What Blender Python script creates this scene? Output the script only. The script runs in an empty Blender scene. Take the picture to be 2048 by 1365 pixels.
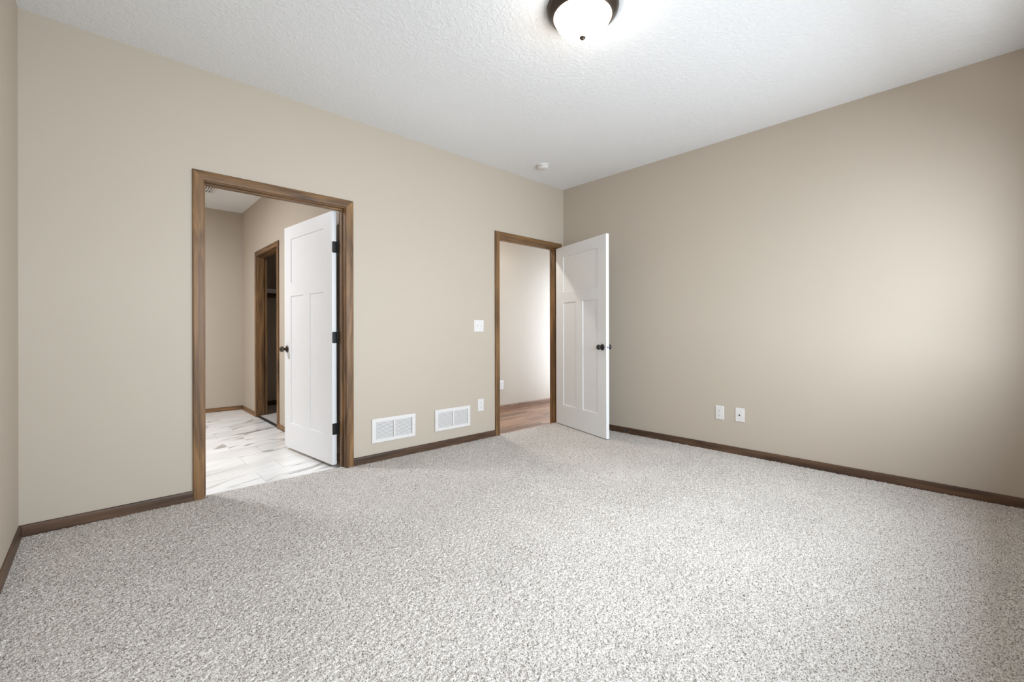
import bpy, bmesh, math, random
import numpy as np
from mathutils import Matrix, Vector

random.seed(7)
rng = np.random.default_rng(11)
scene = bpy.context.scene
col = scene.collection

# ------------------------------------------------------------------ camera
YAW = math.radians(46.9646)
cam_data = bpy.data.cameras.new('camera')
cam_data.sensor_width = 36.0
cam_data.lens = 883.973 / 2048 * 36.0
cam_data.shift_y = (664.845 - 682.5) / 2048
cam_data.clip_start = 0.02
cam = bpy.data.objects.new('camera', cam_data)
col.objects.link(cam)
cam.matrix_world = (Matrix.Translation((0, 0, 1.0573)) @ Matrix.Rotation(YAW - math.pi / 2, 4, 'Z')
                    @ Matrix.Rotation(math.pi / 2, 4, 'X') @ Matrix.Rotation(-0.0021, 4, 'Z'))
scene.camera = cam

# ------------------------------------------------------------------ world, lights, exposure
scene.view_settings.view_transform = 'Standard'
scene.view_settings.look = 'None'
scene.view_settings.exposure = 0.1
scene.view_settings.gamma = 1.0
scene.view_settings.use_curve_mapping = False
scene.cycles.max_bounces = 10
scene.cycles.diffuse_bounces = 7
scene.cycles.glossy_bounces = 3
scene.cycles.transparent_max_bounces = 6
scene.cycles.caustics_reflective = False
scene.cycles.caustics_refractive = False
scene.cycles.sample_clamp_indirect = 4.0

world = bpy.data.worlds.new('daylight')
scene.world = world
world.use_nodes = True
bg = world.node_tree.nodes['Background']
bg.inputs['Color'].default_value = (0.80, 0.90, 1.0, 1)
bg.inputs['Strength'].default_value = 1.0

XL, XR = -0.3066, 4.0235       # left and right walls
YA, YB = 3.4139, -0.40         # far wall with the doors, wall behind the camera
H = 2.743
T = 0.115                      # wall thickness
WIN = (0.0, 3.48, 0.82, 2.12)   # window behind the camera: x0, x1, z0, z1


def area_light(name, loc, rot, sx, sy, power, color, shape='RECTANGLE'):
    d = bpy.data.lights.new(name, 'AREA')
    d.shape = shape
    d.size = sx
    if shape in ('RECTANGLE', 'ELLIPSE'):
        d.size_y = sy
    d.energy = power
    d.color = color
    o = bpy.data.objects.new(name, d)
    o.location = loc
    o.rotation_euler = rot
    col.objects.link(o)
    return o


# daylight through the window in the wall behind the camera
area_light('window_daylight', ((WIN[0] + WIN[1]) / 2, YB - 1.40, 1.95),
           (math.radians(76), 0, 0), WIN[1] - WIN[0] + 2.2, 2.6, 590, (0.86, 0.985, 1.12))
# fill added as ground bounce, lifting the ceiling and upper right wall
area_light('ground_bounce_fill', (2.45, YB - 0.42, 1.00), (math.radians(101), 0, 0), 2.6, 0.8, 54, (0.92, 0.98, 1.05))
# ceiling lamps of the bathroom and the hall, both out of sight from here
area_light('bathroom_ceiling_lamp', (-0.35, 5.20, H - 0.05), (0, 0, 0), 0.40, 0.40, 76, (0.92, 0.97, 1.06), 'DISK')
area_light('hall_ceiling_lamp', (3.25, 4.15, H - 0.05), (0, 0, 0), 0.14, 0.14, 18, (1.0, 0.95, 0.88), 'DISK')
# cool fill added inside the hall's closed right end to brighten it
area_light('hall_fill', (5.52, 4.02, 1.05), (0, math.radians(90), 0), 2.0, 0.85, 46, (0.80, 0.96, 1.18))


# ------------------------------------------------------------------ materials
def srgb(r, g, b):
    def f(c):
        c /= 255.0
        return c / 12.92 if c <= 0.04045 else ((c + 0.055) / 1.055) ** 2.4
    return (f(r), f(g), f(b), 1.0)


class Mat:
    def __init__(self, name, rough=0.5, color=(0.8, 0.8, 0.8, 1), spec=0.5, metal=0.0):
        self.m = bpy.data.materials.new(name)
        self.m.use_nodes = True
        self.nt = self.m.node_tree
        self.b = self.nt.nodes['Principled BSDF']
        self.set('Base Color', color)
        self.set('Roughness', rough)
        self.set('Specular IOR Level', spec)
        self.set('Metallic', metal)
        self.tc = None

    def set(self, k, v):
        self.b.inputs[k].default_value = v

    def node(self, t, **kw):
        n = self.nt.nodes.new(t)
        for k, v in kw.items():
            if hasattr(n, k):
                setattr(n, k, v)
            else:
                n.inputs[k].default_value = v
        return n

    def link(self, a, b):
        self.nt.links.new(a, b)

    def coords(self, scale=(1, 1, 1), rot=(0, 0, 0), loc=(0, 0, 0)):
        if self.tc is None:
            self.tc = self.node('ShaderNodeTexCoord')
        mp = self.node('ShaderNodeMapping')
        mp.inputs['Scale'].default_value = scale
        mp.inputs['Rotation'].default_value = rot
        mp.inputs['Location'].default_value = loc
        self.link(self.tc.outputs['Object'], mp.inputs['Vector'])
        return mp.outputs['Vector']

    def noise(self, vec, scale, detail=4, rough=0.55, dist=0.0):
        n = self.node('ShaderNodeTexNoise')
        n.inputs['Scale'].default_value = scale
        n.inputs['Detail'].default_value = detail
        n.inputs['Roughness'].default_value = rough
        n.inputs['Distortion'].default_value = dist
        self.link(vec, n.inputs['Vector'])
        return n

    def ramp(self, fac, stops):
        r = self.node('ShaderNodeValToRGB')
        el = r.color_ramp.elements
        while len(el) < len(stops):
            el.new(0.5)
        for e, (p, c) in zip(el, stops):
            e.position = p
            e.color = c
        self.link(fac, r.inputs['Fac'])
        return r.outputs['Color']

    def mix(self, fac, a, b, mode='MIX'):
        n = self.node('ShaderNodeMix')
        n.data_type = 'RGBA'
        n.blend_type = mode
        for s, v in ((n.inputs[0], fac), (n.inputs[6], a), (n.inputs[7], b)):
            if isinstance(v, (float, int, tuple)):
                s.default_value = v
            else:
                self.link(v, s)
        return n.outputs[2]

    def bump(self, height, strength=0.2, distance=0.01):
        n = self.node('ShaderNodeBump')
        n.inputs['Strength'].default_value = strength
        n.inputs['Distance'].default_value = distance
        self.link(height, n.inputs['Height'])
        self.link(n.outputs['Normal'], self.b.inputs['Normal'])

    def color(self, out):
        self.link(out, self.b.inputs['Base Color'])


G = lambda v: (v, v, v, 1)


def make_paint(name, c, bump=0.05, scale=90, dist=0.004, rough=0.6):
    M = Mat(name, rough, c, 0.25)
    v = M.coords()
    n = M.noise(v, 0.7, 2)
    M.color(M.mix(1.0, c, M.ramp(n.outputs['Fac'], [(0.3, G(0.97)), (0.7, G(1.0))]), 'MULTIPLY'))
    n2 = M.noise(v, scale, 3)
    M.bump(n2.outputs['Fac'], bump, dist)
    return M.m


def make_ceiling():
    M = Mat('ceiling_paint', 0.85, (0.77, 0.77, 0.77, 1), 0.15)
    v = M.coords()
    n = M.noise(v, 42, 4, 0.6, 0.6)
    h = M.ramp(n.outputs['Fac'], [(0.44, G(0)), (0.60, G(1))])
    M.bump(h, 0.30, 0.005)
    return M.m


def make_wood(name, axis, dark, mid, light, rough=0.46):
    s = [9.0, 9.0, 9.0]
    s[axis] = 0.9
    M = Mat(name, rough, mid, 0.32)
    v = M.coords(tuple(s))
    n = M.noise(v, 1.6, 5, 0.6, 0.8)
    s2 = [150.0, 150.0, 150.0]
    s2[axis] = 5.0
    f = M.noise(M.coords(tuple(s2)), 1.0, 3, 0.6)
    base = M.ramp(n.outputs['Fac'], [(0.32, dark), (0.5, mid), (0.66, light)])
    c = M.mix(0.55, base, M.ramp(f.outputs['Fac'], [(0.3, G(0.55)), (0.65, G(1.0))]), 'MULTIPLY')
    M.color(c)
    M.bump(f.outputs['Fac'], 0.08, 0.002)
    return M.m


def make_carpet():
    M = Mat('carpet', 0.95, (0.6, 0.57, 0.54, 1), 0.05)
    v = M.coords()
    nz = M.noise(v, 205, 2, 0.6, 0.6)
    fine = M.noise(v, 95, 2, 0.6)
    big = M.noise(v, 1.6, 3, 0.6, 0.3)
    spk = M.ramp(nz.outputs['Fac'], [(0.30, srgb(97, 88, 80)), (0.42, srgb(160, 150, 142)),
                                     (0.51, srgb(209, 202, 194)), (0.70, srgb(234, 229, 222))])
    c = M.mix(0.6, spk, M.ramp(fine.outputs['Fac'], [(0.3, G(0.75)), (0.55, G(1.0))]), 'MULTIPLY')
    c = M.mix(1.0, c, M.ramp(big.outputs['Fac'], [(0.35, G(0.92)), (0.65, G(1.0))]), 'MULTIPLY')
    M.color(c)
    M.bump(nz.outputs['Fac'], 0.45, 0.004)
    return M.m


def make_tile():
    M = Mat('marble_tile', 0.22, (0.8, 0.8, 0.78, 1), 0.5)
    v = M.coords(loc=(0.12, 0.07, 0))
    br = M.node('ShaderNodeTexBrick')
    br.offset = 0.33
    br.inputs['Color1'].default_value = G(0)
    br.inputs['Color2'].default_value = G(1)
    br.inputs['Mortar'].default_value = G(0.5)
    br.inputs['Scale'].default_value = 1.0
    br.inputs['Mortar Size'].default_value = 0.0018
    br.inputs['Brick Width'].default_value = 0.60
    br.inputs['Row Height'].default_value = 0.30
    M.link(v, br.inputs['Vector'])
    # veins, offset at random from tile to tile
    off = M.node('ShaderNodeVectorMath', operation='MULTIPLY_ADD')
    M.link(br.outputs['Color'], off.inputs[0])
    off.inputs[1].default_value = (7.0, 5.0, 3.0)
    turn = M.node('ShaderNodeMapping')
    turn.inputs['Scale'].default_value = (1.0, 3.5, 1.0)
    M.link(M.coords(rot=(0, 0, math.radians(-24))), turn.inputs['Vector'])
    M.link(turn.outputs['Vector'], off.inputs[2])
    n = M.noise(off.outputs[0], 1.05, 2, 0.5, 0.35)
    vein = M.ramp(n.outputs['Fac'], [(0.462, G(0)), (0.492, G(1)), (0.502, G(0.9)), (0.520, G(0))])
    n3 = M.noise(off.outputs[0], 1.5, 2)
    gate = M.ramp(n3.outputs['Fac'], [(0.46, G(0)), (0.62, G(1))])
    fac = M.mix(1.0, vein, gate, 'MULTIPLY')
    cloud = M.ramp(M.noise(off.outputs[0], 0.9, 4).outputs['Fac'], [(0.35, srgb(222, 219, 214)), (0.6, srgb(240, 239, 236))])
    c = M.mix(fac, cloud, srgb(152, 146, 138))
    c = M.mix(br.outputs['Fac'], c, srgb(196, 192, 186))
    M.color(c)
    return M.m


def make_planks():
    M = Mat('plank_floor', 0.35, (0.3, 0.2, 0.14, 1), 0.4)
    v = M.coords()
    br = M.node('ShaderNodeTexBrick')
    br.offset = 0.37
    br.inputs['Color1'].default_value = G(0)
    br.inputs['Color2'].default_value = G(1)
    br.inputs['Mortar'].default_value = G(0.2)
    br.inputs['Scale'].default_value = 1.0
    br.inputs['Mortar Size'].default_value = 0.0012
    br.inputs['Brick Width'].default_value = 1.05
    br.inputs['Row Height'].default_value = 0.125
    M.link(v, br.inputs['Vector'])
    off = M.node('ShaderNodeVectorMath', operation='MULTIPLY_ADD')
    M.link(br.outputs['Color'], off.inputs[0])
    off.inputs[1].default_value = (5.0, 5.0, 5.0)
    M.link(M.coords((1.1, 22, 1)), off.inputs[2])
    n = M.noise(off.outputs[0], 1.6, 4, 0.6, 0.5)
    grain = M.ramp(n.outputs['Fac'], [(0.3, srgb(118, 86, 66)), (0.5, srgb(150, 116, 92)), (0.7, srgb(176, 143, 116))])
    tone = M.ramp(br.outputs['Color'], [(0.0, G(0.60)), (1.0, G(1.18))])
    c = M.mix(1.0, grain, tone, 'MULTIPLY')
    M.color(M.mix(br.outputs['Fac'], c, srgb(84, 60, 44)))
    return M.m


def plain(name, c, rough=0.4, spec=0.5, metal=0.0, bump=0.0):
    M = Mat(name, rough, c, spec, metal)
    n = M.noise(M.coords(), 35, 2)
    M.color(M.mix(1.0, c, M.ramp(n.outputs['Fac'], [(0.2, G(0.96)), (0.8, G(1.0))]), 'MULTIPLY'))
    return M.m


PAINT = make_paint('tan_wall_paint', (0.462, 0.398, 0.322, 1))
CEIL = make_ceiling()
WD, WM, WL = srgb(76, 55, 36), srgb(118, 87, 56), srgb(146, 110, 71)
WOOD = [make_wood('stained_wood_x', 0, WD, WM, WL), make_wood('stained_wood_y', 1, WD, WM, WL),
        make_wood('stained_wood_z', 2, WD, WM, WL)]
BD, BM_, BL = srgb(58, 42, 31), srgb(84, 62, 46), srgb(104, 78, 58)
HALLB_LIT = make_wood('hall_baseboard_wood_lit', 0, srgb(104, 76, 56), srgb(136, 104, 80), srgb(156, 122, 96))  # trim wood in lighter colours, standing in for the hall's bright light
BASE = [make_wood('baseboard_wood_x', 0, BD, BM_, BL), make_wood('baseboard_wood_y', 1, BD, BM_, BL)]
CARPET = make_carpet()
TILE = make_tile()
PLANK = make_planks()
DOORW = plain('white_door_paint', (0.77, 0.77, 0.77, 1), 0.38, 0.4)
WHITE = plain('white_plastic', (0.67, 0.64, 0.615, 1), 0.35, 0.5)
VENTW = plain('white_enamel', (0.67, 0.64, 0.615, 1), 0.4, 0.5)
SLOT = plain('dark_slot', (0.06, 0.055, 0.05, 1), 0.8, 0.2)
DUCT = plain('duct_dark', (0.16, 0.155, 0.15, 1), 0.8, 0.2)
BLACK = plain('black_metal', (0.012, 0.012, 0.012, 1), 0.38, 0.5)
BRONZE = plain('oil_rubbed_bronze', (0.075, 0.058, 0.045, 1), 0.30, 0.5, 0.75)
STEEL = plain('steel', (0.45, 0.45, 0.47, 1), 0.35, 0.5, 0.9)
SHELFW = plain('white_shelf', (0.75, 0.72, 0.68, 1), 0.5, 0.4)
RUBBER = plain('dark_rubber', (0.02, 0.028, 0.035, 1), 0.5, 0.4)


def make_glass_lamp():
    M = Mat('frosted_lamp_glass', 0.3, (0.95, 0.93, 0.90, 1), 0.5)
    n = M.noise(M.coords(), 6, 2)
    e = M.ramp(n.outputs['Fac'], [(0.3, (1.0, 0.93, 0.83, 1)), (0.7, (1.0, 0.94, 0.85, 1))])
    M.link(e, M.b.inputs['Emission Color'])
    M.set('Emission Strength', 25.0)
    return M.m


LAMPG = make_glass_lamp()


def make_pane():
    m = bpy.data.materials.new('window_glass')
    m.use_nodes = True
    nt = m.node_tree
    for n in list(nt.nodes):
        nt.nodes.remove(n)
    o = nt.nodes.new('ShaderNodeOutputMaterial')
    t = nt.nodes.new('ShaderNodeBsdfTransparent')
    g = nt.nodes.new('ShaderNodeBsdfGlossy')
    g.inputs['Roughness'].default_value = 0.02
    x = nt.nodes.new('ShaderNodeMixShader')
    x.inputs[0].default_value = 0.06
    nt.links.new(t.outputs[0], x.inputs[1])
    nt.links.new(g.outputs[0], x.inputs[2])
    nt.links.new(x.outputs[0], o.inputs[0])
    return m


PANE = make_pane()


# ------------------------------------------------------------------ mesh helpers
class MB:
    """collects shapes into one mesh"""

    def __init__(self):
        self.bm = bmesh.new()

    def box(self, x0, x1, y0, y1, z0, z1, bevel=0.0, seg=2):
        bm = self.bm
        vs = [bm.verts.new(p) for p in ((x0, y0, z0), (x1, y0, z0), (x1, y1, z0), (x0, y1, z0),
                                        (x0, y0, z1), (x1, y0, z1), (x1, y1, z1), (x0, y1, z1))]
        fs = [bm.faces.new([vs[i] for i in f]) for f in ((3, 2, 1, 0), (4, 5, 6, 7), (0, 1, 5, 4),
                                                         (1, 2, 6, 5), (2, 3, 7, 6), (3, 0, 4, 7))]
        if bevel > 0:
            es = list({e for f in fs for e in f.edges})
            bmesh.ops.bevel(bm, geom=es, offset=bevel, segments=seg, profile=0.5, affect='EDGES', clamp_overlap=True)
        return self

    def loft(self, rings, close_ring=True, caps=True):
        """rings: lists of points, same length; joined in order"""
        bm = self.bm
        R = [[bm.verts.new(p) for p in r] for r in rings]
        n = len(R[0])
        for a, b in zip(R, R[1:]):
            for i in range(n if close_ring else n - 1):
                j = (i + 1) % n
                bm.faces.new((a[i], a[j], b[j], b[i]))
        if caps:
            bm.faces.new(list(reversed(R[0])))
            bm.faces.new(R[-1])
        return self

    def lathe(self, prof, seg=48, axis='Z', origin=(0, 0, 0), caps=True):
        """prof: (radius, height) pairs along the axis"""
        rings = []
        ox, oy, oz = origin
        for r, h in prof:
            ring = []
            r = max(r, 1e-5)
            for k in range(seg):
                a = 2 * math.pi * k / seg
                c, s = r * math.cos(a), r * math.sin(a)
                ring.append({'Z': (ox + c, oy + s, oz + h), 'Y': (ox + s, oy + h, oz + c),
                             'X': (ox + h, oy + c, oz + s)}[axis])
            rings.append(ring)
        return self.loft(rings, True, caps)

    def build(self, name, mat, parent=None, loc=None, rotz=None, smooth=False, angle=35):
        bm = self.bm
        bmesh.ops.recalc_face_normals(bm, faces=bm.faces)
        me = bpy.data.meshes.new(name)
        bm.to_mesh(me)
        bm.free()
        me.materials.append(mat)
        if smooth:
            for p in me.polygons:
                p.use_smooth = True
            try:
                me.set_sharp_from_angle(angle=math.radians(angle))
            except Exception:
                pass
        o = bpy.data.objects.new(name, me)
        col.objects.link(o)
        if parent is not None:
            o.parent = parent
        if loc is not None:
            o.location = loc
        if rotz is not None:
            o.rotation_euler = (0, 0, rotz)
        return o


def thing(name, label, cat, loc=(0, 0, 0), rot=(0, 0, 0), group=None):
    o = bpy.data.objects.new(name, None)
    o.empty_display_size = 0.05
    col.objects.link(o)
    o.location = loc
    o.rotation_euler = rot
    o['label'] = label
    o['category'] = cat
    if group:
        o['group'] = group
    return o


def struct(o, label, cat):
    o['kind'] = 'structure'
    o['label'] = label
    o['category'] = cat
    return o


# ------------------------------------------------------------------ the shell
BY0, BY1 = YA + T, 7.1545          # bathroom depth
BX0, BX1 = -0.9, 1.4739            # bathroom width
HX0, HX1, HY1 = 2.35, 5.60, 4.5100   # hall
CX1 = 3.2                          # closet depth
CY0 = 4.75
ZT = -0.022                        # tile surface
ZW = -0.012                        # plank surface
J = 0.019                          # jamb thickness
D1 = (0.4928, 1.4036)              # clear opening of the bathroom doorway
D2 = (3.0090, 3.9190)              # clear opening of the hall doorway
DH = 2.030
DC = (5.460, 6.345)                # closet doorway along y


def wall_with_openings_x(name, y0, y1, x0, x1, z0, z1, ops, mat=None):
    """wall along x; ops: (xa, xb, za, zb)"""
    m = MB()
    xs = x0
    for xa, xb, za, zb in sorted(ops):
        m.box(xs, xa, y0, y1, z0, z1)
        if za > z0:
            m.box(xa, xb, y0, y1, z0, za)
        if zb < z1:
            m.box(xa, xb, y0, y1, zb, z1)
        xs = xb
    m.box(xs, x1, y0, y1, z0, z1)
    return m.build(name, mat or PAINT)


ZB = -0.10
struct(wall_with_openings_x('wall_front', YA, YA + T, XL, HX1, ZB, H,
                            [(D1[0] - J, D1[1] + J, ZB, DH + J), (D2[0] - J, D2[1] + J, ZB, DH + J)]),
       'tan painted wall with two wood-cased doorways', 'wall')
struct(MB().box(XL - T, XL, YB - 0.14, YA + T, ZB, H).build('wall_left', PAINT),
       'tan painted wall at the left edge', 'wall')
struct(MB().box(XR, XR + T, YB - 0.14, YA, ZB, H).build('wall_right', PAINT),
       'plain tan painted wall on the right with two white plates', 'wall')
struct(wall_with_openings_x('wall_back', YB - 0.14, YB, XL, XR, ZB, H, [WIN]),
       'tan painted wall with the window behind the viewer', 'wall')
struct(MB().box(XL - T, XR + T, YB - 0.14, YA + T, H, H + 0.1).build('ceiling', CEIL),
       'white textured bedroom ceiling', 'ceiling')

# bathroom, closet and hall shells
m = MB()
m.box(BX1, BX1 + T, BY0, DC[0] - J, ZB, H)
m.box(BX1, BX1 + T, DC[1] + J, BY1, ZB, H)
m.box(BX1, BX1 + T, DC[0] - J, DC[1] + J, DH + J, H)
struct(m.build('wall_bathroom_right', PAINT), 'tan bathroom wall with the closet doorway', 'wall')
struct(MB().box(BX0 - T, CX1 + T, BY1, BY1 + T, ZB, H).build('wall_bathroom_back', PAINT),
       'tan wall at the far end of the bathroom', 'wall')
struct(MB().box(BX0 - T, BX0, BY0, BY1, ZB, H).build('wall_bathroom_left', PAINT), 'tan wall on the left of the bathroom', 'wall')
struct(MB().box(BX0 - T, XL - T, YA, YA + T, ZB, H).build('wall_bathroom_front', PAINT), 'short tan wall beside the bathroom doorway', 'wall')
struct(MB().box(BX0 - T, CX1 + T, YA + T, BY1 + T, H, H + 0.1).build('ceiling_bathroom', CEIL),
       'white bathroom ceiling', 'ceiling')
struct(MB().box(BX1 + T, CX1 + T, CY0 - T, CY0, ZB, H).build('wall_closet_front', PAINT), 'tan closet wall nearest the hall', 'wall')
struct(MB().box(CX1, CX1 + T, CY0, BY1, ZB, H).build('wall_closet_right', PAINT), 'tan closet wall on the right', 'wall')
struct(MB().box(HX0 - T, HX1, HY1, HY1 + T, ZB, H).build('wall_hall_back', PAINT),
       'bright beige hall wall seen through the open door', 'wall')
struct(MB().box(HX0 - T, HX0, YA + T, HY1, ZB, H).build('wall_hall_left', PAINT), 'beige wall at the left end of the hall', 'wall')
struct(MB().box(HX1, HX1 + T, YA + T, HY1 + T, ZB, H).build('wall_hall_right', PAINT), 'beige wall at the right end of the hall', 'wall')
struct(MB().box(CX1 + T, HX1 + T, YA + T, HY1 + T, H, H + 0.1).build('ceiling_hall', CEIL), 'white hall ceiling', 'ceiling')

# floors
struct(MB().box(BX0, BX1, YA + 0.040, BY1, ZB, ZT).build('floor_bathroom', TILE),
       'white marble-look tile floor with grey veins', 'floor')
struct(MB().box(HX0, HX1, YA + 0.012, HY1, ZB, ZW).build('floor_hall', PLANK),
       'brown wood plank floor of the hall', 'floor')
struct(MB().box(BX1 + 0.035, CX1, CY0, BY1, ZB, -0.005).build('floor_closet', CARPET), 'beige carpet inside the dark closet', 'floor')


def grid_block(x0, x1, y0, y1, step, zlo):
    nx = max(2, int(round((x1 - x0) / step)) + 1)
    ny = max(2, int(round((y1 - y0) / step)) + 1)
    X, Y = np.meshgrid(np.linspace(x0, x1, nx), np.linspace(y0, y1, ny), indexing='ij')
    Z = rng.normal(0, 0.0021, X.shape).clip(-0.005, 0.005) - 0.001
    jx = rng.uniform(-0.4, 0.4, X.shape) * step
    jy = rng.uniform(-0.4, 0.4, X.shape) * step
    jx[0, :] = jx[-1, :] = 0
    jy[:, 0] = jy[:, -1] = 0
    V = np.stack([X + jx, Y + jy, Z], -1).reshape(-1, 3)
    idx = np.arange(nx * ny).reshape(nx, ny)
    F = np.stack([idx[:-1, :-1], idx[1:, :-1], idx[1:, 1:], idx[:-1, 1:]], -1).reshape(-1, 4)
    return V, F


def build_carpet():
    parts = [grid_block(XL, XR, YB, YA, 0.0055, 0),
             grid_block(D1[0] + 0.0005, D1[1] - 0.0005, YA, YA + 0.045, 0.0075, 0),
             grid_block(D2[0] + 0.0005, D2[1] - 0.0005, YA, YA + 0.014, 0.0075, 0)]
    V, F, o = [], [], 0
    for v, f in parts:
        V.append(v)
        F.append(f + o)
        o += len(v)
    # a slab below the pile
    bv = np.array([(XL, YB, ZB), (XR, YB, ZB), (XR, YA, ZB), (XL, YA, ZB)], float)
    V.append(bv)
    F.append(np.array([[0, 3, 2, 1]]) + o)
    V = np.concatenate(V)
    F = np.concatenate(F)
    me = bpy.data.meshes.new('floor')
    me.vertices.add(len(V))
    me.vertices.foreach_set('co', V.ravel())
    me.loops.add(F.size)
    me.loops.foreach_set('vertex_index', F.ravel().astype(np.int32))
    me.polygons.add(len(F))
    me.polygons.foreach_set('loop_start', (np.arange(len(F)) * 4).astype(np.int32))
    me.polygons.foreach_set('use_smooth', np.ones(len(F), bool))
    me.update(calc_edges=True)
    me.validate()
    me.materials.append(CARPET)
    ob = bpy.data.objects.new('floor', me)
    col.objects.link(ob)
    return ob


struct(build_carpet(), 'light beige speckled cut-pile carpet', 'floor')
struct(MB().box(D1[0], D1[1], YA + 0.036, YA + 0.047, ZB, -0.016, 0.002).build('trim_1', BASE[0]),
       'thin edge between the carpet and the bathroom tile', 'trim')

# window behind the camera
wn = thing('window_1', 'white framed window behind the viewer', 'window', ((WIN[0] + WIN[1]) / 2, YB - 0.07, WIN[2]))
wn['kind'] = 'structure'
ww, wh = WIN[1] - WIN[0], WIN[3] - WIN[2]
m = MB()
m.box(-ww / 2, -ww / 2 + 0.05, -0.05, 0.03, 0, wh)
m.box(ww / 2 - 0.05, ww / 2, -0.05, 0.03, 0, wh)
m.box(-ww / 2 + 0.05, ww / 2 - 0.05, -0.05, 0.03, 0, 0.05)
m.box(-ww / 2 + 0.05, ww / 2 - 0.05, -0.05, 0.03, wh - 0.05, wh)
m.box(-0.03, 0.03, -0.05, 0.03, 0.05, wh - 0.05)
m.build('window_frame', WHITE, wn)
for s in (-1, 1):
    a, b = sorted((s * 0.03, s * (ww / 2 - 0.05)))
    MB().box(a, b, -0.012, -0.008, 0.05, wh - 0.05).build('pane', PANE, wn)

# ------------------------------------------------------------------ casings, jambs, baseboards
PROF = [(0.0, 0.0), (0.0, 0.0125), (0.0015, 0.0145), (0.0040, 0.0150), (0.0500, 0.0165), (0.0540, 0.0158),
        (0.0568, 0.0135), (0.0580, 0.0105), (0.0580, 0.0)]   # (distance from the opening, thickness)


def casing(parent, a0, a1, zin, zbot, place, mats, skip=()):
    """place(along, out, z) -> point; a0, a1 inner edges along the wall"""
    def leg(a, sgn):
        r0 = [place(a + sgn * w, t, zbot) for w, t in PROF]
        r1 = [place(a + sgn * w, t, zin + w) for w, t in PROF]
        return MB().loft([r0, r1])
    leg(a0, -1).build('side_casing', mats[1], parent, smooth=True, angle=20)
    leg(a1, 1).build('side_casing', mats[1], parent, smooth=True, angle=20)
    h = MB().loft([[place(a0 - w, t, zin + w) for w, t in PROF], [place(a1 + w, t, zin + w) for w, t in PROF]])
    h.build('head_casing', mats[0], parent, smooth=True, angle=20)


def doorway(name, label, along, a0, a1, n0, n1, zbot, stop0, stop1, casing_sides):
    """along: 'x' or 'y'. n0, n1: the wall's two faces. stop0, stop1: the stop's extent across the wall"""
    t = bpy.data.objects.new(name, None)
    col.objects.link(t)
    struct(t, label, 'door frame')
    P = (lambda a, n, z: (a, n, z)) if along == 'x' else (lambda a, n, z: (n, a, z))
    mh = WOOD[0] if along == 'x' else WOOD[1]
    mv = WOOD[2]

    def bx(aa, ab, na, nb, za, zb, bev=0.0012):
        p, q = P(aa, na, za), P(ab, nb, zb)
        return MB().box(min(p[0], q[0]), max(p[0], q[0]), min(p[1], q[1]), max(p[1], q[1]), za, zb, bev, 1)
    bx(a0 - J, a0, n0, n1, zbot, DH + J).build('side_jamb', mv, t)
    bx(a1, a1 + J, n0, n1, zbot, DH + J).build('side_jamb', mv, t)
    bx(a0, a1, n0, n1, DH, DH + J).build('head_jamb', mh, t)
    S = 0.011
    bx(a0, a0 + S, stop0, stop1, zbot, DH - S).build('side_stop', mv, t)
    bx(a1 - S, a1, stop0, stop1, zbot, DH - S).build('side_stop', mv, t)
    bx(a0, a1, stop0, stop1, DH - S, DH).build('head_stop', mh, t)
    rv = 0.005
    for n, sg in casing_sides:
        casing(t, a0 - rv, a1 + rv, DH + rv, zbot, lambda a, th, z: P(a, n + sg * th, z), (mh, mv))
    return t


doorway('trim_2', 'brown wood casing of the bathroom doorway left of the vents', 'x', D1[0], D1[1], YA, YA + T, -0.030,
        YA + 0.043, YA + 0.078, [(YA, -1), (YA + T, 1)])
doorway('trim_3', 'brown wood casing of the hall doorway beside the room corner', 'x', D2[0], D2[1], YA, YA + T, -0.030,
        YA + 0.037, YA + 0.072, [(YA, -1), (YA + T, 1)])
doorway('trim_4', 'brown wood casing of the closet doorway inside the bathroom', 'y', DC[0], DC[1], BX1, BX1 + T, -0.04,
        BX1 + 0.040, BX1 + 0.075, [(BX1, -1)])
struct(MB().box(BX1 + 0.004, BX1 + 0.034, DC[0] + 0.012, DC[1] - 0.012, ZB, -0.010, 0.002).build('trim_5', BLACK),
       'thin black threshold strip at the closet doorway', 'trim')

BPROF = [(0.0, 0.0), (0.0125, 0.0), (0.0125, 0.068), (0.0115, 0.076), (0.009, 0.081), (0.006, 0.083), (0.0, 0.083)]


def baseboard(name, label, pts_fn, mat):
    o = MB().loft([[pts_fn(0, t, h) for t, h in BPROF], [pts_fn(1, t, h) for t, h in BPROF]]).build(name, mat, smooth=True, angle=25)
    return struct(o, label, 'baseboard')


def base_x(name, label, x0, x1, y, sg, z0, mat=None):
    return baseboard(name, label, lambda e, t, h: ((x0, x1)[e], y + sg * t, z0 + h), mat or BASE[0])


def base_y(name, label, y0, y1, x, sg, z0, mat=None):
    return baseboard(name, label, lambda e, t, h: (x + sg * t, (y0, y1)[e], z0 + h), mat or BASE[1])


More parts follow.
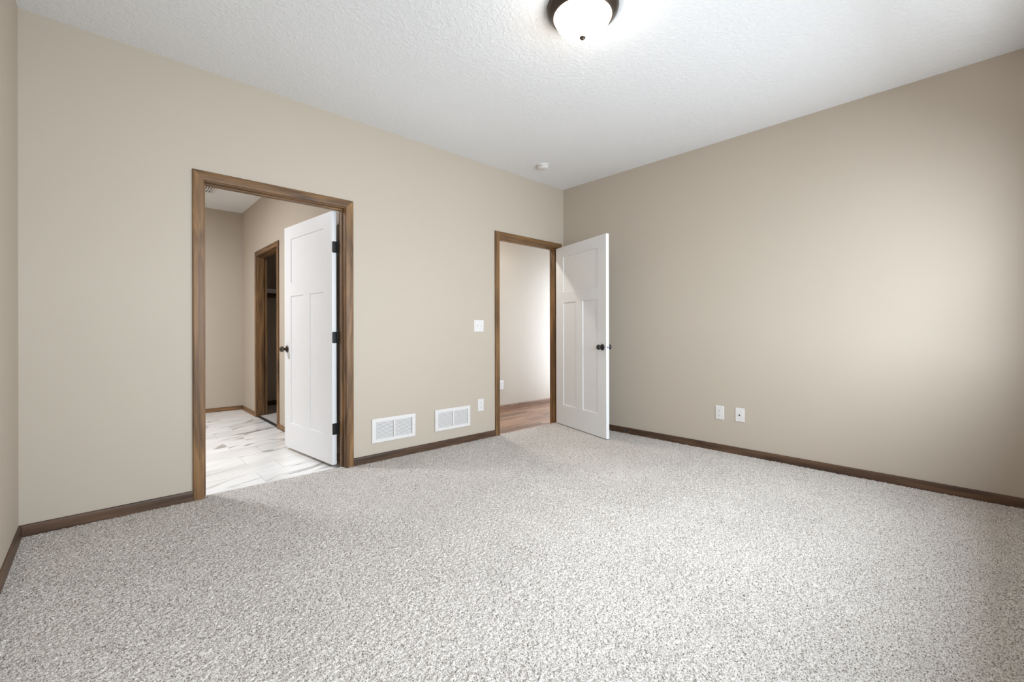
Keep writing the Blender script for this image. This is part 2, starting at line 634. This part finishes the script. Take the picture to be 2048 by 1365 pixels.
CO = 0.063
zb = -0.0225
base_x('baseboard_front', 'dark brown baseboard left of the bathroom doorway', XL, D1[0] - CO, YA, -1, zb)
base_x('baseboard_front', 'dark brown baseboard under the two white vents', D1[1] + CO, D2[0] - CO, YA, -1, zb)
base_x('baseboard_front', 'short dark brown baseboard in the corner behind the open door', D2[1] + CO, XR, YA, -1, zb)
base_y('baseboard_left', 'dark brown baseboard along the wall at the left edge', YB, YA - 0.0126, XL, 1, zb)
base_y('baseboard_right', 'long dark brown baseboard along the plain right wall', YB, YA - 0.0126, XR, -1, zb)
base_x('baseboard_back', 'dark brown baseboard under the window behind the viewer', XL + 0.0126, XR - 0.0126, YB, 1, zb)
zt = ZT - 0.028
base_x('baseboard_bathroom_back', 'brown baseboard at the far end of the bathroom', BX0, BX1, BY1, -1, zt, WOOD[0])
base_y('baseboard_bathroom_right', 'brown baseboard left of the closet doorway', DC[1] + CO, BY1 - 0.0126, BX1, -1, zt, WOOD[1])
base_y('baseboard_bathroom_right', 'brown baseboard between the closet doorway and the bathroom door', BY0 + 0.02, DC[0] - CO, BX1, -1, zt, WOOD[1])
base_x('baseboard_closet_back', 'dark baseboard at the back of the closet', BX1 + T, CX1, BY1, -1, -0.020)
base_x('baseboard_hall_back', 'brown baseboard along the hall wall', HX0, HX1, HY1, -1, -0.022, HALLB_LIT)


# ------------------------------------------------------------------ doors
LW, LT, LH = 0.911, 0.035, 2.016
PX = [(0.1465, 0.401), (0.519, 0.7755)]
PZ = (0.2275, 1.381)
TOPP = ((0.1465, 0.7755), (1.502, 1.899))


def leaf_mesh(y0, y1):
    """three-panel door leaf, hinge edge at x = 0, panels recessed on both faces"""
    m = MB()
    bm = m.bm
    xs = [0, PX[0][0], PX[0][1], PX[1][0], PX[1][1], LW]
    zs = [0, PZ[0], PZ[1], TOPP[1][0], TOPP[1][1], LH]
    panels = [(PX[0], PZ), (PX[1], PZ), TOPP]
    dep, ins = 0.0075, 0.0045
    cache = {}

    def V(x, y, z):
        k = (round(x, 5), round(y, 5), round(z, 5))
        if k not in cache:
            cache[k] = bm.verts.new(k)
        return cache[k]

    def quad(*p):
        bm.faces.new([V(*q) for q in p])
    for y, s in ((y0, 1), (y1, -1)):
        for i in range(5):
            for k in range(5):
                xa, xb, za, zb_ = xs[i], xs[i + 1], zs[k], zs[k + 1]
                cx, cz = (xa + xb) / 2, (za + zb_) / 2
                if any(p[0][0] < cx < p[0][1] and p[1][0] < cz < p[1][1] for p in panels):
                    continue
                quad((xa, y, za), (xb, y, za), (xb, y, zb_), (xa, y, zb_))
        for (xa, xb), (za, zb_) in panels:
            yi = y + s * dep
            o = [(xa, y, za), (xb, y, za), (xb, y, zb_), (xa, y, zb_)]
            n = [(xa + ins, yi, za + ins), (xb - ins, yi, za + ins), (xb - ins, yi, zb_ - ins), (xa + ins, yi, zb_ - ins)]
            for a in range(4):
                b = (a + 1) % 4
                quad(o[a], o[b], n[b], n[a])
            quad(*n)
    for k in range(5):
        za, zb_ = zs[k], zs[k + 1]
        for x in (0, LW):
            quad((x, y0, za), (x, y1, za), (x, y1, zb_), (x, y0, zb_))
    for i in range(5):
        xa, xb = xs[i], xs[i + 1]
        for z in (0, LH):
            quad((xa, y0, z), (xb, y0, z), (xb, y1, z), (xa, y1, z))
    return m


def knob_set(parent, x, z, y, sg, mat):
    """knob whose axis points along sg * y from the door's face"""
    k = MB().lathe([(0.0, 0.066), (0.010, 0.0655), (0.018, 0.063), (0.0235, 0.058), (0.0262, 0.051), (0.0262, 0.045),
                    (0.0235, 0.038), (0.018, 0.032), (0.0125, 0.028), (0.0115, 0.022), (0.012, 0.008)] if sg > 0 else
                   [(r, -h) for r, h in [(0.0, 0.066), (0.010, 0.0655), (0.018, 0.063), (0.0235, 0.058), (0.0262, 0.051),
                                         (0.0262, 0.045), (0.0235, 0.038), (0.018, 0.032), (0.0125, 0.028), (0.0115, 0.022),
                                         (0.012, 0.008)]], 32, 'Y').build('knob', mat, parent, (x, y, z), smooth=True, angle=60)
    pr = [(0.0325, 0.0), (0.0325, 0.003), (0.030, 0.007), (0.022, 0.0105), (0.0165, 0.012)]
    MB().lathe([(r, sg * h) for r, h in pr], 32, 'Y').build('rose', mat, k, smooth=True, angle=40)
    return k


def hinge(parent, zc, yk, sgx, pin_dir, leaf_y):
    """knuckle at local (kx, yk); plates on the door edge and towards the jamb"""
    h = MB()
    kx = -0.0085
    for i in range(5):
        z0 = -0.045 + i * 0.018
        h.lathe([(0.0062, 0.0004), (0.0062, 0.0176)], 16, 'Z', (kx, yk, z0))
    # plate let into the hinge edge of the leaf, rounded corners
    a, b = leaf_y
    w0, w1 = min(a, b), max(a, b)
    pts = []
    r = 0.008
    out = (w0, 1) if abs(w0 - yk) > abs(w1 - yk) else (w1, -1)
    ys = out[0]
    d = out[1]
    ye = yk
    for (cy, cz, a0) in ((ys + d * r, 0.045 - r, 90), (ys + d * r, -0.045 + r, 180)):
        for q in range(5):
            an = math.radians(a0 + q * 22.5)
            pts.append((cy + d * r * math.cos(an), cz + r * math.sin(an)))
    pts += [(ye, -0.045), (ye, 0.045)]
    h.loft([[(-0.0030, y, z) for y, z in pts], [(0.0002, y, z) for y, z in pts]])
    o = h.build('hinge', BLACK, parent, (0, 0, zc), smooth=True, angle=40)
    # the plate on the jamb
    MB().box(-0.0205, -0.0175, yk - 0.004, yk + 0.004 + 0.0, -0.045, 0.045, 0.0008, 1).box(
        -0.0178, kx, yk - 0.0015, yk + 0.0015, -0.045, 0.045).build('jamb_plate', BLACK, o)
    pz = (-0.066, -0.043) if pin_dir < 0 else (0.043, 0.066)
    MB().lathe([(0.0035, pz[0]), (0.0048, pz[0] + 0.004), (0.0048, pz[1] - 0.004), (0.0035, pz[1])], 14, 'Z', (kx, yk, 0)).build(
        'pin', BLACK, o, smooth=True, angle=50)
    return o


def make_door(name, label, loc, ang, y0, y1, mats, hinge_y, latch):
    t = thing(name, label, 'door', loc, (0, 0, ang))
    t['kind'] = 'structure'
    leaf_mesh(y0, y1).build('leaf', DOORW, t)
    kz, kx = 0.900, 0.8535
    lo, hi = min(y0, y1), max(y0, y1)
    knob_set(t, kx, kz, lo, -1, mats[0])
    knob_set(t, kx, kz, hi, 1, mats[1])
    lp = MB().box(LW - 0.0005, LW + 0.0012, (lo + hi) / 2 - 0.0125, (lo + hi) / 2 + 0.0125, kz - 0.028, kz + 0.028, 0.0003, 1).build(
        'latch_plate', DOORW, t)
    lp['label'] = 'white latch plate on the door edge'
    MB().lathe([(0.0085, 0.0), (0.0085, 0.006), (0.006, 0.010)], 18, 'X', (LW + 0.0005, (lo + hi) / 2, kz)).build(
        'latch_bolt', STEEL, lp, smooth=True)
    for z, pd in ((1.7305, -1), (1.0105, 1), (0.2830, 1)):
        hinge(t, z, hinge_y, 0, pd, (lo, hi))
    return t


a1 = math.atan2(0.9949, -0.1007)
make_door('door_1', 'white three-panel door open into the tiled bathroom', (1.3480, 3.5300, 0.0070), a1, -LT, 0.0,
          (BRONZE, BRONZE), -LT - 0.004, True)
a2 = math.atan2(-0.9589, -0.2838)
make_door('door_2', 'white three-panel door open into the carpeted room by the corner', (3.8830, 3.4060, 0.0075), a2, 0.0, LT,
          (BLACK, BLACK), LT + 0.004, True)


# ------------------------------------------------------------------ ceiling lamp
def make_ceiling_light(x, y):
    t = thing('ceiling_light', 'round flush ceiling light with white glass bowl and dark bronze rim', 'ceiling light', (x, y, H))
    MB().lathe([(0.150, 0.0), (0.182, 0.0), (0.1855, -0.003), (0.1855, -0.008), (0.1815, -0.011), (0.1815, -0.014), (0.1835, -0.017),
                (0.1820, -0.022), (0.1755, -0.030), (0.1670, -0.038), (0.1610, -0.0435), (0.1580, -0.0465), (0.1585, -0.0495),
                (0.1560, -0.0525), (0.1505, -0.0530), (0.1475, -0.0505), (0.1460, -0.044), (0.145, -0.030)], 96, 'Z').build(
                    'rim', BRONZE, t, smooth=True, angle=50)
    R, Dp = 0.1470, 0.104
    Rs = (R * R + Dp * Dp) / (2 * Dp)
    amax = math.asin(R / Rs)
    prof = [(0.1455, -0.040)]
    for k in range(20):
        a = amax * (1 - k / 19)
        u = 1 - k / 19
        cap = (Rs * math.sin(a), -0.046 - Dp + Rs * (1 - math.cos(a)))
        ell = (R * math.sin(math.pi / 2 * u), -0.046 - Dp * math.cos(math.pi / 2 * u))
        prof.append(((cap[0] + ell[0]) / 2, (cap[1] + ell[1]) / 2))
    g = MB().lathe(prof, 96, 'Z', caps=False).build('glass_bowl', LAMPG, t, smooth=True, angle=80)
    g['label'] = 'glowing white frosted glass bowl'
    MB().lathe([(0.0060, -0.1475), (0.0150, -0.1500), (0.0170, -0.1530), (0.0160, -0.1570), (0.0115, -0.1600), (0.0085, -0.1625),
                (0.0080, -0.1650), (0.0050, -0.1675), (0.0, -0.1680)], 24, 'Z').build('finial', BRONZE, t, smooth=True, angle=50)
    return t


make_ceiling_light(1.8390, 1.4275)


# ------------------------------------------------------------------ smoke detector
t = thing('smoke_detector', 'round white smoke detector on the ceiling near the far corner', 'smoke detector', (3.278, 3.046, H))
MB().lathe([(0.050, 0), (0.066, 0), (0.067, -0.004), (0.066, -0.010), (0.060, -0.012)], 48).build('base_plate', WHITE, t, smooth=True, angle=40)
MB().lathe([(0.055, -0.010), (0.060, -0.0145), (0.060, -0.020), (0.056, -0.028), (0.048, -0.035), (0.036, -0.039), (0.0, -0.040)],
           48).build('cover', WHITE, t, smooth=True, angle=40)
m = MB()
for k in range(20):
    a = 2 * math.pi * k / 20
    c, s = math.cos(a), math.sin(a)
    p = lambda r, w, z: (r * c - w * s, r * s + w * c, z)
    m.loft([[p(0.0565, -0.005, -0.0235), p(0.0565, 0.005, -0.0235), p(0.0565, 0.005, -0.0215), p(0.0565, -0.005, -0.0215)],
            [p(0.0600, -0.005, -0.0235), p(0.0600, 0.005, -0.0235), p(0.0600, 0.005, -0.0215), p(0.0600, -0.005, -0.0215)]])
m.build('vent_slots', SLOT, t)
MB().lathe([(0.011, -0.0385), (0.011, -0.0415), (0.009, -0.0425), (0.0, -0.0425)], 24, 'Z', (-0.014, -0.012, 0)).build('test_button', VENTW, t, smooth=True)


# ------------------------------------------------------------------ plates
# built in local axes: x across, z up, front towards -y
def plate_body(parent, w, h, cut=None):
    d = 0.006
    rr = [(w / 2, 0.0), (w / 2, -0.0025), (w / 2 - 0.004, -d)]
    rings = []
    for hw, y in rr:
        hh = hw - w / 2 + h / 2
        rings.append([(-hw, y, -hh), (hw, y, -hh), (hw, y, hh), (-hw, y, hh)])
    return MB().loft(rings).build('cover_plate', WHITE, parent)


def screw(parent, x, z, mat=None, y=-0.006):
    s = MB().lathe([(0.0034, 0.0), (0.0034, -0.0007), (0.0022, -0.0012), (0.0, -0.0013)], 14, 'Y', (x, y, z)).build('screw', mat or WHITE, parent, smooth=True)
    return s


def make_outlet(label, loc, rotz, w=0.073, h=0.122):
    t = thing('electrical_outlet', label, 'outlet', loc, (0, 0, rotz), 'white duplex outlets low on the walls')
    plate_body(t, w, h)
    for sz in (-1, 1):
        zc = sz * 0.0195
        pts = []
        for k in range(24):
            a = 2 * math.pi * k / 24
            x = 0.0172 * math.cos(a)
            z = max(-0.0125, min(0.0125, 0.0172 * math.sin(a)))
            pts.append((x, zc + z))
        r = MB().loft([[(x, -0.004, z) for x, z in pts], [(x * 0.97, -0.0082, zc + (z - zc) * 0.97) for x, z in pts]]).build('receptacle', VENTW, t)
        s = MB()
        s.box(-0.0078, -0.0056, -0.0086, -0.0080, zc - 0.001, zc + 0.0075)
        s.box(0.0056, 0.0078, -0.0086, -0.0080, zc + 0.000, zc + 0.0065)
        s.lathe([(0.0026, -0.0080), (0.0026, -0.0086)], 12, 'Y', (0, 0, zc - 0.0072))
        s.build('slots', SLOT, r)
    screw(t, 0, 0)
    return t


RB = math.radians(-90)      # right wall: front faces -x
make_outlet('white duplex outlet plate right of the two vents, below the light switch', (2.7605, YA, 0.336), 0)
make_outlet('white outlet plate with two sockets, left of the two plates on the plain right wall', (XR, 1.6100, 0.3395), RB)
make_outlet('white outlet plate on the hall wall through the open doorway', (4.010, HY1, 0.336), 0)

t = thing('light_switch', 'white double toggle switch plate beside the hall doorway', 'light switch', (2.7393, YA, 1.1207))
plate_body(t, 0.120, 0.118)
for sx in (-1, 1):
    x = sx * 0.023
    b = MB().box(x - 0.0055, x + 0.0055, -0.0068, -0.0058, -0.012, 0.012, 0.0003, 1).build('toggle_slot', SHELFW, t)
    up = 1 if sx < 0 else -1
    MB().loft([[(x - 0.0042, -0.006, -0.006 - 0.001 * up), (x + 0.0042, -0.006, -0.006 - 0.001 * up), (x + 0.0042, -0.006, 0.006), (x - 0.0042, -0.006, 0.006)],
               [(x - 0.0034, -0.0185, 0.006 * up - 0.0035), (x + 0.0034, -0.0185, 0.006 * up - 0.0035), (x + 0.0034, -0.0175, 0.006 * up + 0.0035), (x - 0.0034, -0.0175, 0.006 * up + 0.0035)]]).build('toggle', VENTW, b)
    for z in (-0.030, 0.030):
        screw(t, x, z)

t = thing('cable_jack', 'white wall plate with one small dark jack, right of the right wall outlet', 'wall plate', (XR, 1.4410, 0.3405), (0, 0, RB))
plate_body(t, 0.075, 0.119)
j = MB().box(-0.011, 0.011, -0.0085, -0.0055, -0.011, 0.011, 0.001, 1).build('jack_body', VENTW, t)
MB().loft([[(-0.0085, -0.0083, -0.0065), (0.0085, -0.0083, -0.0065), (0.003, -0.0083, 0.0065), (-0.003, -0.0083, 0.0065)],
           [(-0.0085, -0.0090, -0.0065), (0.0085, -0.0090, -0.0065), (0.003, -0.0090, 0.0065), (-0.003, -0.0090, 0.0065)]]).build('jack_opening', SLOT, j)
for z in (-0.042, 0.042):
    screw(t, 0, z)


# ------------------------------------------------------------------ return air vents
def make_vent(label, x0, x1, z0, z1):
    w, h = x1 - x0, z1 - z0
    t = thing('air_vent', label, 'air vent', ((x0 + x1) / 2, YA, (z0 + z1) / 2), group='white louvred vents low on the wall')
    bw, bh = 0.034, 0.030
    m = MB()
    d = 0.010

    def bar(xa, xb, za, zc_):
        m.box(xa, xb, -d, 0.0, za, zc_, 0.002, 1)
    bar(-w / 2, -w / 2 + bw, -h / 2, h / 2)
    bar(w / 2 - bw, w / 2, -h / 2, h / 2)
    bar(-w / 2 + bw - 0.002, w / 2 - bw + 0.002, -h / 2, -h / 2 + bh)
    bar(-w / 2 + bw - 0.002, w / 2 - bw + 0.002, h / 2 - bh, h / 2)
    m.build('frame', VENTW, t)
    MB().box(-0.008, 0.008, -d, 0.0, -h / 2 + bh, h / 2 - bh, 0.001, 1).build('centre_bar', VENTW, t)
    MB().box(-w / 2 + bw, w / 2 - bw, -0.0015, -0.0003, -h / 2 + bh, h / 2 - bh).build('backing', DUCT, t)
    n = 13
    for xa, xb in ((-w / 2 + bw, -0.008), (0.008, w / 2 - bw)):
        lv = MB()
        hh = h - 2 * bh
        for k in range(n):
            zc_ = -hh / 2 + hh * (k + 0.5) / n
            p = hh / n
            # a blade leaning out and down, stopping short of its right end
            e = xb - 0.0035
            r = [(-0.0020, zc_ + 0.32 * p), (-0.0085, zc_ - 0.33 * p), (-0.0095, zc_ - 0.33 * p), (-0.0032, zc_ + 0.36 * p)]
            lv.loft([[(xa, y, z) for y, z in r], [(e, y, z) for y, z in r]])
        lv.build('louvres', VENTW, t)
    for sx in (-1, 1):
        screw(t, sx * (w / 2 - 0.012), 0, STEEL, -0.0100)
    return t


make_vent('white louvred vent nearer the bathroom doorway, the left one of the pair', 1.6195, 2.0220, 0.1510, 0.3495)
make_vent('white louvred vent beside the outlet near the hall doorway, the right one of the pair', 2.2245, 2.6250, 0.1535, 0.3500)

# bathroom ceiling grille
t = thing('ceiling_grille', 'small white slotted grille on the bathroom ceiling', 'air vent', (0.855, 6.205, H))
m = MB()
gw, gd = 0.155, 0.150
m.box(-gw, gw, -gd, -gd + 0.03, -0.010, 0, 0.002, 1)
m.box(-gw, gw, gd - 0.03, gd, -0.010, 0, 0.002, 1)
m.box(-gw, -gw + 0.03, -gd + 0.03, gd - 0.03, -0.010, 0, 0.002, 1)
m.box(gw - 0.03, gw, -gd + 0.03, gd - 0.03, -0.010, 0, 0.002, 1)
m.box(-gw + 0.03, gw - 0.03, -0.010, 0.010, -0.010, 0, 0.001, 1)
m.build('frame', VENTW, t)
MB().box(-gw + 0.03, gw - 0.03, -gd + 0.03, gd - 0.03, -0.002, -0.0005).build('backing', DUCT, t)
m = MB()
for k in range(10):
    x = -gw + 0.03 + (2 * gw - 0.06) * (k + 0.5) / 10
    for ya, yb in ((-gd + 0.03, -0.010), (0.010, gd - 0.03)):
        m.box(x - 0.006, x + 0.006, ya, yb, -0.009, -0.004)
m.build('slats', VENTW, t)

# ------------------------------------------------------------------ door stop on the right baseboard
t = thing('door_stop', 'small dark rubber-tipped door stop on the right baseboard behind the door', 'door stop', (XR - 0.0125, 2.535, 0.034))
MB().lathe([(0.010, 0.0), (0.010, -0.003), (0.006, -0.006), (0.0042, -0.008), (0.0042, -0.058), (0.0, -0.058)], 20, 'X').build('post', BLACK, t, smooth=True)
MB().lathe([(0.0045, -0.056), (0.0085, -0.058), (0.0095, -0.066), (0.0085, -0.073), (0.0, -0.074)], 20, 'X').build('rubber_tip', RUBBER, t, smooth=True)

# ------------------------------------------------------------------ closet shelf and rod
t = thing('closet_shelf', 'pale shelf on the back wall inside the dark closet', 'shelf', (BX1 + T, BY1, 1.655))
cw = CX1 - BX1 - T
MB().box(0.001, cw - 0.001, -0.305, -0.001, 0.0, 0.018, 0.001, 1).build('board', SHELFW, t)
MB().box(0.001, cw - 0.001, -0.020, -0.001, -0.09, -0.0005).build('cleat', WOOD[0], t)
MB().box(0.001, cw - 0.001, -0.306, -0.288, -0.038, -0.0005, 0.001, 1).build('nosing', SHELFW, t)
t = thing('closet_rod', 'dark hanging rod under the closet shelf', 'rod', (BX1 + T, BY1 - 0.27, 1.585))
MB().lathe([(0.016, 0.002), (0.016, cw - 0.002)], 20, 'X').build('rod', BRONZE, t, smooth=True)
MB().lathe([(0.028, 0.0), (0.028, 0.006), (0.019, 0.010)], 24, 'X').build('flange', BRONZE, t, smooth=True)
